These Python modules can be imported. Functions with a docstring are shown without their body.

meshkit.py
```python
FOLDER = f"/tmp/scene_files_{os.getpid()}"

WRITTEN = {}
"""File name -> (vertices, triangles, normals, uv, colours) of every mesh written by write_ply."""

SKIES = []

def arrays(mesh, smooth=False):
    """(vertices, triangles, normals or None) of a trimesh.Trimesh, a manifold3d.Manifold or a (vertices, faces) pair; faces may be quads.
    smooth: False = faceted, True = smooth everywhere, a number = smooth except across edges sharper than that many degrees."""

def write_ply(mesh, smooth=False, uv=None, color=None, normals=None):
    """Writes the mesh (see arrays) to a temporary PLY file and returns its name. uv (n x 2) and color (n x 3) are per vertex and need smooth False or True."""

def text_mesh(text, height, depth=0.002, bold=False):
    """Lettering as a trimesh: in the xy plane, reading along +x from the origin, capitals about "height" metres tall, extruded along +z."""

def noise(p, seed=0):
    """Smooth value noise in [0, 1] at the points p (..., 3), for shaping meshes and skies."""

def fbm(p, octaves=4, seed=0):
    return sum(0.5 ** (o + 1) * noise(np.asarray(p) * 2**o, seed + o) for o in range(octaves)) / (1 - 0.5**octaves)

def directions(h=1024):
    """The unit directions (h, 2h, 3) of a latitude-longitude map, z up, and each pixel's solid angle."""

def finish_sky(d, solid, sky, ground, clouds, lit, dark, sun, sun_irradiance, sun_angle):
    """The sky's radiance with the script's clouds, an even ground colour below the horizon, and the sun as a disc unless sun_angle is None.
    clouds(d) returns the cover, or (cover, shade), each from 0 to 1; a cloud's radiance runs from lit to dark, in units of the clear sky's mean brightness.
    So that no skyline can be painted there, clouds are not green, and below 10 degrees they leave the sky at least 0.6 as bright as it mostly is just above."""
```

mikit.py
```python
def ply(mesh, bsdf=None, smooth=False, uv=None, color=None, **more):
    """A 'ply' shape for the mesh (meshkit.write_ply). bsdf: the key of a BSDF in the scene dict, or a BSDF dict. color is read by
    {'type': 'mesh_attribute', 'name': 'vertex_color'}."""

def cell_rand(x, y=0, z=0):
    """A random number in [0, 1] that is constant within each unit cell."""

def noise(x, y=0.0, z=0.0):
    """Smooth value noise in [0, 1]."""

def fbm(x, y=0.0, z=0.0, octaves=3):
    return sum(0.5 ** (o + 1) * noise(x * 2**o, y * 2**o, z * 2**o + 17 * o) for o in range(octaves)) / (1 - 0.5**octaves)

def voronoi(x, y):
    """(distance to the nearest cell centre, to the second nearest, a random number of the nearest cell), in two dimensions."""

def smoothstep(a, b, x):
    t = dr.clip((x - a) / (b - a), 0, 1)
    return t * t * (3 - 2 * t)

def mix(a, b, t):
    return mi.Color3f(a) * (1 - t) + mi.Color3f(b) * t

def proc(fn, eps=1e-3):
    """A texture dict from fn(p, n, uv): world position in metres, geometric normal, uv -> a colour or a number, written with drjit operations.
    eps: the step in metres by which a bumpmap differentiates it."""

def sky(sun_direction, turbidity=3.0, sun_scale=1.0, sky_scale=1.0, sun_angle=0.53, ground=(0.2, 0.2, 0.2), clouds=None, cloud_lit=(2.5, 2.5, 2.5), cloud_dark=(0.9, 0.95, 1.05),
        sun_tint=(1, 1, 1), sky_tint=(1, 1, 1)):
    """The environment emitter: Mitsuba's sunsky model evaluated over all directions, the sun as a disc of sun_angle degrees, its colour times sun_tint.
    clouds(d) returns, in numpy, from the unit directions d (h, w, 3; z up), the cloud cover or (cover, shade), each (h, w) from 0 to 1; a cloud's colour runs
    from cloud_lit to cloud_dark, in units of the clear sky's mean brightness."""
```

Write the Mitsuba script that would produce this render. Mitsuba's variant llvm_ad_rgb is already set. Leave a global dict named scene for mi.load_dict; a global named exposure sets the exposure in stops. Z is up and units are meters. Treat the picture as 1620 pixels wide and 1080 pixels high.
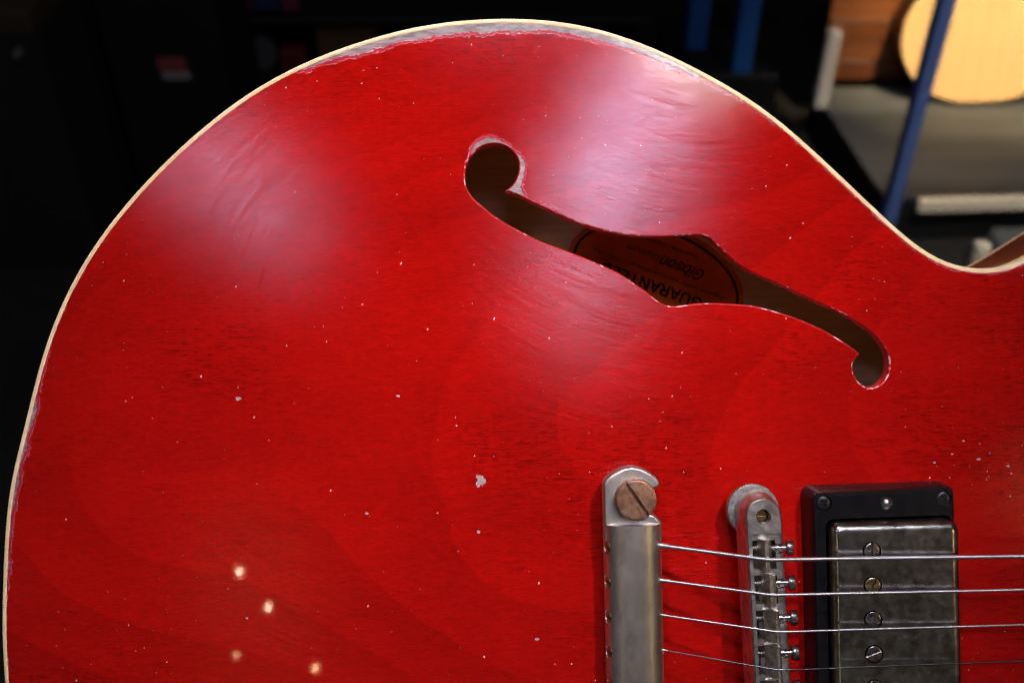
import math, random
import numpy as np, trimesh, mapbox_earcut, shapely
import drjit as dr
import mitsuba as mi
import manifold3d as m3
from scipy.interpolate import CubicSpline, CloughTocher2DInterpolator
from scipy.spatial import Delaunay
from scipy.sparse import coo_matrix
from scipy.sparse.linalg import spsolve
import mikit, meshkit
from mikit import noise, fbm, voronoi, cell_rand, smoothstep, mix

T = mi.ScalarTransform4f
random.seed(7)
scene, labels = {}, {}

# ------------------------------------------------------------------ camera, lamps, exposure
EYE = np.array([0.0, 0.0, 1.5])                     # camera, 1.5 m above the shop floor, looking down 40 degrees
CB, SB = math.cos(math.radians(40)), math.sin(math.radians(40))
DIST = 0.340                                        # from the lens to the guitar's top at the bridge
FWD, UP = np.array([0, CB, -SB]), np.array([0, SB, CB])


def W(x, y, z):
    """metres in the frame of the guitar's face (x along the picture, y away from the lens, z up the face) -> world"""
    return EYE + np.array([x, 0, 0]) + (DIST + y) * FWD + z * UP


scene['camera'] = {'type': 'thinlens', 'fov': 50.95, 'fov_axis': 'x', 'aperture_radius': 0.0016, 'focus_distance': DIST - 0.006,
                   'near_clip': 0.01, 'far_clip': 60.0,
                   'to_world': T().look_at(origin=EYE.tolist(), target=(EYE + FWD).tolist(), up=[0, 0, 1])}
exposure = 0.0


def disc_lamp(name, pos, target, radius, rgb, label):
    pos, target = np.asarray(pos, float), np.asarray(target, float)
    d = (target - pos) / np.linalg.norm(target - pos)
    up = [0, 0, 1] if abs(d[2]) < 0.95 else [0, 1, 0]
    scene[name] = {'type': 'disk', 'to_world': T().look_at(origin=pos.tolist(), target=(pos + d).tolist(), up=up) @ T().scale(radius),
                   'emitter': {'type': 'area', 'radiance': {'type': 'rgb', 'value': list(map(float, rgb))}},
                   'bsdf': {'type': 'diffuse', 'reflectance': {'type': 'rgb', 'value': 0.5}}}
    labels[name] = {'label': label, 'category': 'lamp'}


def panel_lamp(name, pos, target, w, h, rgb, label):
    pos, target = np.asarray(pos, float), np.asarray(target, float)
    scene[name] = {'type': 'rectangle', 'to_world': T().look_at(origin=pos.tolist(), target=target.tolist(), up=[0, 0.3, 1]) @ T().scale([w / 2, h / 2, 1]),
                   'emitter': {'type': 'area', 'radiance': {'type': 'rgb', 'value': list(map(float, rgb))}},
                   'bsdf': {'type': 'diffuse', 'reflectance': {'type': 'rgb', 'value': 0.5}}}
    labels[name] = {'label': label, 'category': 'lamp'}


FACE = W(0.03, 0, 0.02)
panel_lamp('ceiling_panel', W(0.05, -1.6, 1.7), FACE, 0.5, 0.9, np.array([0.80, 0.90, 1.25]) * 6, 'cool white ceiling light panel above the guitar')
KEY, AIM = W(0.44 * 0.9, -0.9, 0.85 * 0.9), W(0.012, 0, 0.012)
disc_lamp('key_lamp', KEY, AIM, 0.030, np.array([1.0, 0.93, 0.82]) * 1450, 'round ceiling spot lamp shining down on the red guitar')
_ring = trimesh.creation.annulus(r_min=0.0405, r_max=0.0445, height=0.34, sections=48)      # the lamp's barrel, which narrows its beam
_ring.apply_translation([0, 0, 0.16])
_ring.apply_transform(np.array(T().look_at(origin=KEY.tolist(), target=AIM.tolist(), up=[0, 0, 1]).matrix, float))
scene['key_lamp__barrel'] = mikit.ply(_ring, {'type': 'twosided', 'b': {'type': 'diffuse', 'reflectance': {'type': 'rgb', 'value': 0.03}}}, 30)


def strip_lamp(name, a, b, width, rgb, label):
    """a fluorescent fixture under the ceiling from a to b, shining down"""
    a, b = np.asarray(a, float), np.asarray(b, float)
    c, l = (a + b) / 2, np.linalg.norm(b - a)
    scene[name] = {'type': 'rectangle', 'to_world': T().look_at(origin=c.tolist(), target=(c - [0, 0, 1]).tolist(), up=((b - a) / l).tolist()) @ T().scale([width / 2, l / 2, 1]),
                   'emitter': {'type': 'area', 'radiance': {'type': 'rgb', 'value': list(map(float, rgb))}},
                   'bsdf': {'type': 'diffuse', 'reflectance': {'type': 'rgb', 'value': 0.5}}}
    labels[name] = {'label': label, 'category': 'lamp'}


strip_lamp('strip_lamp', (0.40, -0.20, 2.7), (0.19, -0.64, 2.7), 0.15, np.array([0.84, 0.78, 1.18]) * 22, 'cool white ceiling strip light above the camera')
strip_lamp('strip_lamp_002', (0.185, -0.68, 2.7), (0.15, -1.02, 2.7), 0.12, np.array([0.88, 0.78, 1.08]) * 8.5, 'weaker white ceiling strip light behind the camera')
scene['wash_lamp'] = {'type': 'spot', 'to_world': T().look_at(origin=W(-0.35, -1.0, 1.35).tolist(), target=W(-0.03, 0, 0.045).tolist(), up=[0, 1, 0]), 'cutoff_angle': 7.0, 'beam_width': 1.0,
                      'intensity': {'type': 'rgb', 'value': [5.6, 5.1, 4.6]}}
strip_lamp('strip_lamp_001', (-0.90, -0.34, 2.7), (-0.62, -0.67, 2.7), 0.08, np.array([0.84, 0.78, 1.18]) * 17, 'cool white ceiling strip light to the left above the camera')
for k, (x, z, p, l) in enumerate(((-0.44, -0.20, 520, 0.008), (-0.39, -0.25, 500, 0.008), (-0.45, -0.33, 48, 0.010), (-0.31, -0.34, 190, 0.008))):
    disc_lamp('shop_spot' + (f'_{k:03d}' if k else ''), W(-0.08 + x * 2.6, -2.6, -0.08 + z * 2.6), FACE, l, np.array([1.0, 0.68, 0.34]) * p * 0.8, ('first', 'second', 'third', 'fourth')[k] + ' small warm shop spot lamp on the far track behind the camera')
disc_lamp('shop_spot_004', W(0.07 + 0.9 * 1.6, -1.6, 0.08 - 0.15 * 1.6), FACE, 0.06, np.array([1.0, 0.66, 0.32]) * 75, 'broad warm shop lamp off to the right of the guitar')
scene['display_lamp'] = {'type': 'spot', 'to_world': T().look_at(origin=[1.25, 1.55, 2.7], target=[1.30, 2.66, 0.58], up=[0, 1, 0]), 'cutoff_angle': 11.0, 'beam_width': 7.0,
                         'intensity': {'type': 'rgb', 'value': [50.0, 36.0, 19.0]}}
scene['platform_lamp'] = {'type': 'spot', 'to_world': T().look_at(origin=[1.35, 0.9, 2.7], target=[1.30, 2.25, 0.15], up=[0, 1, 0]), 'cutoff_angle': 17.0, 'beam_width': 9.0,
                          'intensity': {'type': 'rgb', 'value': [15.0, 14.2, 12.6]}}
scene['room_light'] = {'type': 'constant', 'radiance': {'type': 'rgb', 'value': [0.035, 0.032, 0.029]}}
# ------------------------------------------------------------------ frames and mesh helpers (millimetres, guitar frame)
AL, Z0 = math.radians(1.2), -92.4                   # the guitar lies 1.2 degrees off level; its centre line passes 92.4 mm under the lens axis
CA, SA = math.cos(AL), math.sin(AL)


def toworld(v):
    """(u along the neck, v towards the bass side, h off the top at the bridge) in mm -> world metres"""
    v = np.asarray(v, float)
    x = v[:, 0] * CA - v[:, 1] * SA
    z = Z0 + v[:, 0] * SA + v[:, 1] * CA
    d = DIST - v[:, 2] * 0.001
    return EYE + np.outer(x * 0.001, [1, 0, 0]) + np.outer(d, FWD) + np.outer(z * 0.001, UP)


def fix(mesh):
    if hasattr(mesh, 'to_mesh'):
        m = mesh.to_mesh()
        return np.array(m.vert_properties[:, :3], float), np.array(m.tri_verts, int)
    if isinstance(mesh, trimesh.Trimesh):
        return np.array(mesh.vertices, float), np.array(mesh.faces)
    v, f = np.asarray(mesh[0], float), np.asarray(mesh[1], int)
    return v, f


def put(key, mesh, bsdf, smooth=30, uv=False, label=None):
    """one entry of the guitar, given in guitar millimetres (right-handed u, v, h)"""
    while key in scene:
        stem, n = (key[:-4], int(key[-3:])) if key[-3:].isdigit() else (key, 0)
        key = f'{stem}_{n + 1:03d}'
    v, f = fix(mesh)
    w = toworld(v)
    uvs = v[:, :2] * 0.001 if uv else None
    scene[key] = mikit.ply((w, f), bsdf, smooth, uv=uvs)
    if label:
        labels[key] = {'label': label}
    return key


def earcut(rings):
    pts = np.vstack(rings).astype(np.float64)
    ends = np.cumsum([len(r) for r in rings]).astype(np.uint32)
    return mapbox_earcut.triangulate_float64(pts, ends).reshape(-1, 3).astype(int)


def ccw(p):
    p = np.asarray(p, float)
    x, y = p[:, 0], p[:, 1]
    return p if np.sum(x * np.roll(y, -1) - np.roll(x, -1) * y) > 0 else p[::-1]


def vnormals(p):
    """outward unit normals of a counter-clockwise closed polygon, per vertex"""
    t = np.roll(p, -1, 0) - np.roll(p, 1, 0)
    n = np.stack([t[:, 1], -t[:, 0]], 1)
    return n / (np.linalg.norm(n, axis=1, keepdims=True) + 1e-12)


def loft(poly, levels):
    """closed solid over the polygon: levels (height, inset); watertight"""
    p = ccw(poly)
    n, k = vnormals(p), len(p)
    v = np.vstack([np.column_stack([p - n * ins, np.full(k, h)]) for h, ins in levels])
    i = np.arange(k)
    f = []
    for l in range(len(levels) - 1):
        a, b, c, d = l * k + i, l * k + (i + 1) % k, (l + 1) * k + (i + 1) % k, (l + 1) * k + i
        f += [np.column_stack([a, b, c]), np.column_stack([a, c, d])]
    cap = earcut([p - n * levels[0][1]])
    cap2 = earcut([p - n * levels[-1][1]])

    def orient(tri, base, upw):
        q = v[base + tri]
        a = np.cross(q[:, 1] - q[:, 0], q[:, 2] - q[:, 0])[:, 2]
        tri = np.where(((a > 0) != upw)[:, None], tri[:, ::-1], tri)
        return tri + base
    f += [orient(cap, 0, False), orient(cap2, (len(levels) - 1) * k, True)]
    return v, np.vstack(f)


def man(mesh):
    v, f = mesh
    return m3.Manifold(m3.Mesh(vert_properties=np.asarray(v, np.float32), tri_verts=np.asarray(f, np.uint32)))


def rrect(w, h, r, n=6, cx=0.0, cy=0.0):
    pts = []
    for sx, sy, a0 in ((1, 1, 0), (-1, 1, 90), (-1, -1, 180), (1, -1, 270)):
        for k in range(n + 1):
            a = math.radians(a0 + 90 * k / n)
            pts.append((cx + sx * (w / 2 - r) + r * math.cos(a), cy + sy * (h / 2 - r) + r * math.sin(a)))
    return np.array(pts)


def circle(r, n=32, cx=0.0, cy=0.0):
    a = np.arange(n) * 2 * math.pi / n
    return np.column_stack([cx + r * np.cos(a), cy + r * np.sin(a)])


def box(u0, u1, v0, v1, h0, h1):
    return m3.Manifold.cube([u1 - u0, v1 - v0, h1 - h0]).translate([u0, v0, h0])


def cyl(u, v, h0, h1, r, n=32):
    return m3.Manifold.cylinder(h1 - h0, r, r, n).translate([u, v, h0])


def prism_along_v(profile, v0, v1):
    """profile (u, h) swept from v0 to v1"""
    m = m3.Manifold.extrude(m3.CrossSection([ccw(profile).tolist()]), v1 - v0)   # (u, h, 0..L)
    return m.rotate([90, 0, 0]).translate([0, v1, 0])


def slotted(u, v, h0, h1, r, bevel, slot_w, slot_d, angle, dome=0.0, n=36):
    lv = [(h0, 0), (h1 - bevel, 0), (h1 - bevel * 0.35, bevel * 0.28), (h1, bevel)]
    if dome:
        lv = [(h0, 0)] + [(h0 + (h1 - h0) * math.sin(a), r * (1 - math.cos(a))) for a in np.linspace(0.15, 1.35, 7)]
    head = man(loft(circle(r, n), lv))
    s = box(-2 * r, 2 * r, -slot_w / 2, slot_w / 2, h1 - slot_d, h1 + 3).rotate([0, 0, angle])
    return (head - s).translate([u, v, 0])


def sweep(pts, radii, sides=10, bump=None):
    p = np.asarray(pts, float)
    t = np.gradient(p, axis=0)
    t /= np.linalg.norm(t, axis=1, keepdims=True)
    b = np.cross(t, [0, 1.0, 0] if abs(t[0, 1]) < 0.9 else [0, 0, 1.0])
    b /= np.linalg.norm(b, axis=1, keepdims=True)
    c = np.cross(b, t)
    ang = np.arange(sides) * 2 * math.pi / sides
    r = np.broadcast_to(radii, (len(p),))[:, None, None]
    v = p[:, None] + r * (np.cos(ang)[None, :, None] * b[:, None] + np.sin(ang)[None, :, None] * c[:, None])
    i, j = np.meshgrid(np.arange(len(p) - 1), np.arange(sides), indexing='ij')
    k = sides
    q = np.stack([i * k + j, i * k + (j + 1) % k, (i + 1) * k + (j + 1) % k, (i + 1) * k + j], -1).reshape(-1, 4)
    return v.reshape(-1, 3), np.vstack([q[:, [0, 1, 2]], q[:, [0, 2, 3]]])


def spline(pts, step, closed=False):
    p = np.asarray(pts, float)
    s = np.r_[0, np.cumsum(np.linalg.norm(np.diff(p, axis=0), axis=1))]
    n = max(3, int(round(s[-1] / step)) + 1)
    return CubicSpline(s, p)(np.linspace(0, s[-1], n))


def plane_mesh(shape, hexstep, edge_gap):
    """Delaunay sheet over a shapely polygon whose rings are already finely sampled"""
    rings = [np.array(shape.exterior.coords)[:-1]] + [np.array(r.coords)[:-1] for r in shape.interiors]
    x0, y0, x1, y1 = shape.bounds
    gx, gy = np.meshgrid(np.arange(x0, x1, hexstep), np.arange(y0, y1, hexstep * 0.866))
    gx = gx + (np.arange(gx.shape[0]) % 2)[:, None] * hexstep / 2
    g = np.column_stack([gx.ravel(), gy.ravel()])
    inner = shape.buffer(-edge_gap)
    g = g[shapely.contains_xy(inner, g[:, 0], g[:, 1])]
    p = np.vstack(rings + [g])
    f = Delaunay(p).simplices
    c = p[f].mean(1)
    f = f[shapely.contains_xy(shape, c[:, 0], c[:, 1])]
    q = p[f]
    a = (q[:, 1, 0] - q[:, 0, 0]) * (q[:, 2, 1] - q[:, 0, 1]) - (q[:, 1, 1] - q[:, 0, 1]) * (q[:, 2, 0] - q[:, 0, 0])
    f = np.where((a < 0)[:, None], f[:, ::-1], f)
    return p, f[np.abs(a) > 1e-9], [len(r) for r in rings]


# ------------------------------------------------------------------ materials
def guitar_mm(p):
    """world point -> (u, v, h) in guitar millimetres, in drjit"""
    x, y, z = p.x * 1000, p.y * 1000, (p.z - float(EYE[2])) * 1000
    d = y * CB - z * SB
    zc = y * SB + z * CB - Z0
    return x * CA + zc * SA, zc * CA - x * SA, DIST * 1000 - d


HALF = [(-167.6, -1.7), (-167.4, 8.7), (-166.9, 19.1), (-165.6, 36.1), (-163.2, 51.4), (-159.8, 64.6), (-152.9, 89.4), (-145.6, 108.0), (-134.4, 127.0), (-118.9, 145.6),
        (-99.8, 163.3), (-80.6, 177.0), (-67.0, 184.1), (-47.3, 191.4), (-27.7, 196.2), (-5.2, 198.4), (14.9, 197.6), (34.4, 193.7), (53.7, 186.2), (68.3, 178.6), (84.5, 168.3),
        (92.7, 161.8), (105.1, 150.4), (117.5, 138.2), (128.3, 127.7), (136.7, 120.6), (144.1, 116.2), (150.9, 113.9), (158.1, 113.2), (164.4, 113.9), (170.7, 116.3),
        (186, 125), (206, 136), (228, 144.5), (250, 148), (272, 147), (293, 139), (308, 124), (314, 106), (311, 88), (301, 71), (287, 56), (272, 45), (258, 36.5), (248, 30)]
OUT_HALF = spline([(-167.6, 0)] + HALF[1:], 0.2)
OUT_HALF[:, 1] = np.maximum(OUT_HALF[:, 1], 0)


def resample(p, step):
    s = np.r_[0, np.cumsum(np.linalg.norm(np.diff(p, axis=0), axis=1))]
    t = np.linspace(0, s[-1], max(2, int(round(s[-1] / step)) + 1))
    return np.column_stack([np.interp(t, s, p[:, 0]), np.interp(t, s, p[:, 1])])


OUT_HALF = resample(OUT_HALF, 1.3)
OUTLINE = ccw(np.vstack([OUT_HALF, resample(np.array([[248, 30.0], [248, -30.0]]), 2)[1:-1], (OUT_HALF * [1, -1])[::-1][:-1]]))

FLO = [(0.6, 141.0), (3.8, 143.8), (5.2, 147.2), (5.4, 149.8), (4.2, 152.8), (2.0, 155.1), (-1.0, 156.3), (-3.9, 156.4), (-7.0, 155.3), (-9.7, 152.9), (-11.6, 149.8), (-12.2, 146.1),
       (-11.8, 142.8), (-10.0, 139.4), (-6.9, 136.3), (-3.7, 133.5), (1.5, 130.0), (6.7, 127.0), (11.8, 124.4), (17.0, 122.3), (22.2, 120.2), (27.4, 118.0), (32.6, 115.6), (37.8, 112.9),
       (41.5, 110.2), (45.5, 107.2), (49.1, 104.2), (51.8, 102.9), (54.5, 102.6), (58.9, 103.1), (65.6, 103.4), (72.5, 103.0), (79.1, 102.3), (83.5, 101.3), (88.9, 99.6), (94.3, 97.7),
       (98.7, 95.7), (103.1, 93.5), (107.4, 90.8), (110.8, 88.5), (113.7, 86.0)]
FUP = [(113.7, 86.0), (111.9, 84.0), (111.1, 82.0), (111.3, 80.2), (112.2, 78.0), (114.0, 76.1), (116.2, 75.2), (119.2, 75.8), (121.3, 77.4), (122.8, 80.0), (123.3, 83.0), (122.9, 86.0),
       (121.3, 89.1), (118.8, 92.2), (114.4, 95.7), (107.7, 99.7), (101.2, 102.8), (94.6, 106.0), (89.2, 108.7), (83.8, 111.1), (79.5, 113.2), (75.1, 116.0), (71.6, 119.2), (68.6, 122.2),
       (66.5, 124.3), (64.6, 125.2), (61.9, 125.4), (57.4, 125.3), (50.7, 125.0), (43.8, 125.3), (36.1, 126.4), (29.8, 128.0), (23.5, 130.3), (18.3, 132.5), (14.2, 134.6), (10.0, 136.6),
       (5.8, 138.9), (0.6, 141.0)]
FHOLE = ccw(np.vstack([resample(spline(FLO, 0.15), 0.6)[:-1], resample(spline(FUP, 0.15), 0.6)[:-1]]))
FHOLE2 = ccw(FHOLE * [1, -1])

# the arch of the top: a membrane stretched over the outline (Poisson equation on triangles), so it is smooth everywhere
P_ALL = shapely.Polygon(OUTLINE)
mp, mf, mr = plane_mesh(P_ALL, 4.0, 1.8)
q = mp[mf]
e = [q[:, 2] - q[:, 1], q[:, 0] - q[:, 2], q[:, 1] - q[:, 0]]
area = 0.5 * np.abs(e[0][:, 0] * e[1][:, 1] - e[0][:, 1] * e[1][:, 0])
I, J, V = [], [], []
for a in range(3):
    for b in range(3):
        I.append(mf[:, a]); J.append(mf[:, b]); V.append((e[a] * e[b]).sum(1) / (4 * area))
K = coo_matrix((np.concatenate(V), (np.concatenate(I), np.concatenate(J))), shape=(len(mp),) * 2).tocsr()
load = np.zeros(len(mp))
for a in range(3):
    np.add.at(load, mf[:, a], area / 3)
free = np.arange(mr[0], len(mp))
sol = np.zeros(len(mp))
sol[free] = spsolve(K[free][:, free], load[free])
MEMBRANE = CloughTocher2DInterpolator(mp, sol)
M_REF = float(MEMBRANE(77.0, 0.0))
EDGE_H = -13.0


def arch(t):
    t = np.maximum(t, 0)
    return t * (1.0 + 0.0 * t)


def top_h(p):
    m = np.nan_to_num(MEMBRANE(p[:, 0], p[:, 1]), nan=0.0)
    return EDGE_H + (-EDGE_H) * arch(m / M_REF) / arch(1.0)


# distances to the outline and to the sound hole on a 1 mm grid, looked up by the finish's wear
GX, GY, GN, GM = -172.0, 0.0, 500, 206
gu, gv = np.meshgrid(GX + np.arange(GN), GY + np.arange(GM))
gp = shapely.points(gu.ravel(), gv.ravel())
D_EDGE = mi.Float(shapely.distance(gp, shapely.LinearRing(OUTLINE)).astype(np.float32))
D_HOLE = mi.Float(shapely.distance(gp, shapely.LinearRing(FHOLE)).astype(np.float32))


def lookup(arr, u, v):
    x = dr.clip(u - GX, 0, GN - 1.01)
    y = dr.clip(dr.abs(v) - GY, 0, GM - 1.01)
    i, j = mi.UInt32(dr.floor(x)), mi.UInt32(dr.floor(y))
    fx, fy = x - dr.floor(x), y - dr.floor(y)
    g = lambda a, b: dr.gather(mi.Float, arr, (j + b) * GN + (i + a))
    return dr.lerp(dr.lerp(g(0, 0), g(1, 0), fx), dr.lerp(g(0, 1), g(1, 1), fx), fy)


def ramp(x, pts):
    """piecewise linear through pts"""
    out = mi.Float(pts[0][1])
    for (a, ya), (b, yb) in zip(pts[:-1], pts[1:]):
        out = out + (yb - ya) * dr.clip((x - a) / (b - a), 0, 1)
    return out


def wear_margin(u, v):
    """> 0 where the red finish is worn through to bare wood along the rim and round the sound hole (mm)"""
    d = lookup(D_EDGE, u, v) - 1.7
    rag = (fbm(u * 0.22, v * 0.22, 3.1, 3) - 0.5) * 3.2 + (noise(u * 1.4, v * 1.4, 8.0) - 0.5) * 1.5
    up = smoothstep(110, 130, v)
    w_top = ramp(u, [(-72, -1.6), (-62, 0.6), (-45, 2.2), (-25, 2.3), (-5, 2.7), (15, 2.2), (35, 1.7), (52, 1.4), (64, 1.0), (76, -0.3), (100, -0.8)])
    w_side = ramp(v, [(8, -1.2), (20, 0.0), (48, 0.3), (62, 0.9), (74, 0.7), (84, -0.4), (96, -1.2)])
    w = dr.select(up > 0.5, w_top, dr.select(u < 0, w_side, -0.8))
    m1 = w + rag * dr.clip((w + 2.0) * 0.35, 0.25, 0.75) - d
    h = lookup(D_HOLE, u, v)
    g = lambda a, b, r: dr.exp(-((u - a) * (u - a) + (v - b) * (v - b)) / (r * r))
    w2 = 4.2 * g(-4.5, 157.0, 8.0) + 3.5 * g(6.5, 149.0, 6.5) + 3.2 * g(4.5, 141.5, 4.5) + 1.6 * g(14, 136.0, 5.0) - 1.9
    m2 = w2 + 0.1 + rag * 0.7 * dr.clip(w2 + 1.9, 0, 1) - 0.5 * (1 - dr.clip(w2 + 1.9, 0, 1)) - h
    return m1, m2


CHIPS = [(761, 758, 8, 9), (374, 630, 5, 3), (723, 672, 2.5, 2), (758, 838, 3, 2.5), (462, 300, 2.5, 2.5), (630, 626, 4, 1.4), (582, 810, 3, 1.4), (850, 1005, 3, 2), (390, 977, 2.5, 1.6), (1480, 732, 2, 1.5), (1552, 727, 3.5, 2), (1600, 738, 3, 1.5)]


def px_uv(px, py, h=-3.0):
    f = (340 - h) / 340
    x, z = (px - 810) / 5 * f, (540 - py) / 5 * f - Z0
    return x * CA + z * SA, -x * SA + z * CA


def red_parts(p):
    u, v, h = guitar_mm(p)
    # growth figure: slow tone with soft steps like veneer cathedrals
    vc = v - 60 + 26 * (fbm(u * 0.012, v * 0.008, 4.0, 2) - 0.5)
    fld = (u - 0.017 * vc * vc) / 46 + 1.5 * fbm(u * 0.010 + 3.3, v * 0.022, 0.7, 2) + 0.05 * fbm(u * 0.08, v * 0.25, 3.0, 2)
    saw = fld - dr.floor(fld)
    fig = (0.25 - 0.13 * smoothstep(50, 130, dr.abs(vc))) * smoothstep(0.30, 0.62, fbm(u * 0.011 + 6, v * 0.014, 12.0, 2)) * 1.3 * smoothstep(0.0, 0.94, saw) * (1 - smoothstep(0.96, 1.0, saw))
    cloud = fbm(u * 0.012, v * 0.03, 5.0, 3)
    # fine dark pores lying along the grain
    s1 = noise(u * 0.26, v * 3.4, 1.0)
    s2 = noise(u * 0.45 + 40, v * 5.0, 2.0)
    dens = smoothstep(0.42, 0.72, fbm(u * 0.022 + 9, v * 0.035, 11.0, 3))
    pore = smoothstep(0.66, 0.90, s1) * (0.22 + 0.78 * dens) * 0.70 + smoothstep(0.62, 0.88, s2) * (0.30 + 0.70 * dens) * 0.62
    fine = noise(u * 0.5, v * 4.2, 7.0) * 0.5 + noise(u * 1.6, v * 9.0, 9.0) * 0.5
    return u, v, h, fig, cloud, pore, fine


def specks(u, v):
    """small white dings in the finish: a jittered scatter"""
    out = mi.Float(0.0)
    for cell, thr, r0, sd in ((3.4, 0.80, 0.30, 0.0), (6.0, 0.60, 0.36, 3.0), (15.0, 0.55, 0.40, 6.0)):
        a, b = u / cell + sd, v / cell + sd * 1.7
        i, j = dr.floor(a), dr.floor(b)
        r1, r2, r3, r4 = (cell_rand(i, j, k + sd) for k in (1, 2, 3, 4))
        x, y = (a - i - 0.2 - 0.6 * r1) * cell, (b - j - 0.2 - 0.6 * r2) * cell
        ang = r4 * 3.1
        c, s = dr.cos(ang), dr.sin(ang)
        xx, yy = x * c + y * s, (y * c - x * s) * (1.0 + 2.0 * r1)
        rr = r0 * (0.35 + 0.9 * r2 * r2)
        wob = (noise(u * 2.2, v * 2.2, 5.0) - 0.5) * 0.9
        clus = smoothstep(0.30, 0.62, fbm(u * 0.02 + 3, v * 0.02, 21.0 + sd, 2))
        scuff = dr.exp(-((u - 148) * (u - 148) / 400 + (v - 49) * (v - 49) / 90))
        on = dr.select(r3 > thr + 0.12 + 0.30 * (1 - clus) - 0.06 * smoothstep(60, 120, v) - 0.75 * scuff, 1.0, 0.0)
        out = dr.maximum(out, on * (1 - smoothstep(0.7, 1.15, dr.sqrt(xx * xx + yy * yy) / rr + wob)))
    return out


def chips(u, v):
    out = mi.Float(0.0)
    for px, py, rx, ry in CHIPS:
        cu, cv = px_uv(px, py)
        wob = (fbm(u * 0.9, v * 0.9, 2.0, 3) - 0.5) * 1.5
        x, y = (u - cu) / (rx / 5), (v - cv) / (ry / 5)
        out = dr.maximum(out, 1 - smoothstep(0.75, 0.95, dr.sqrt(x * x + y * y) + wob))
    return out


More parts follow.
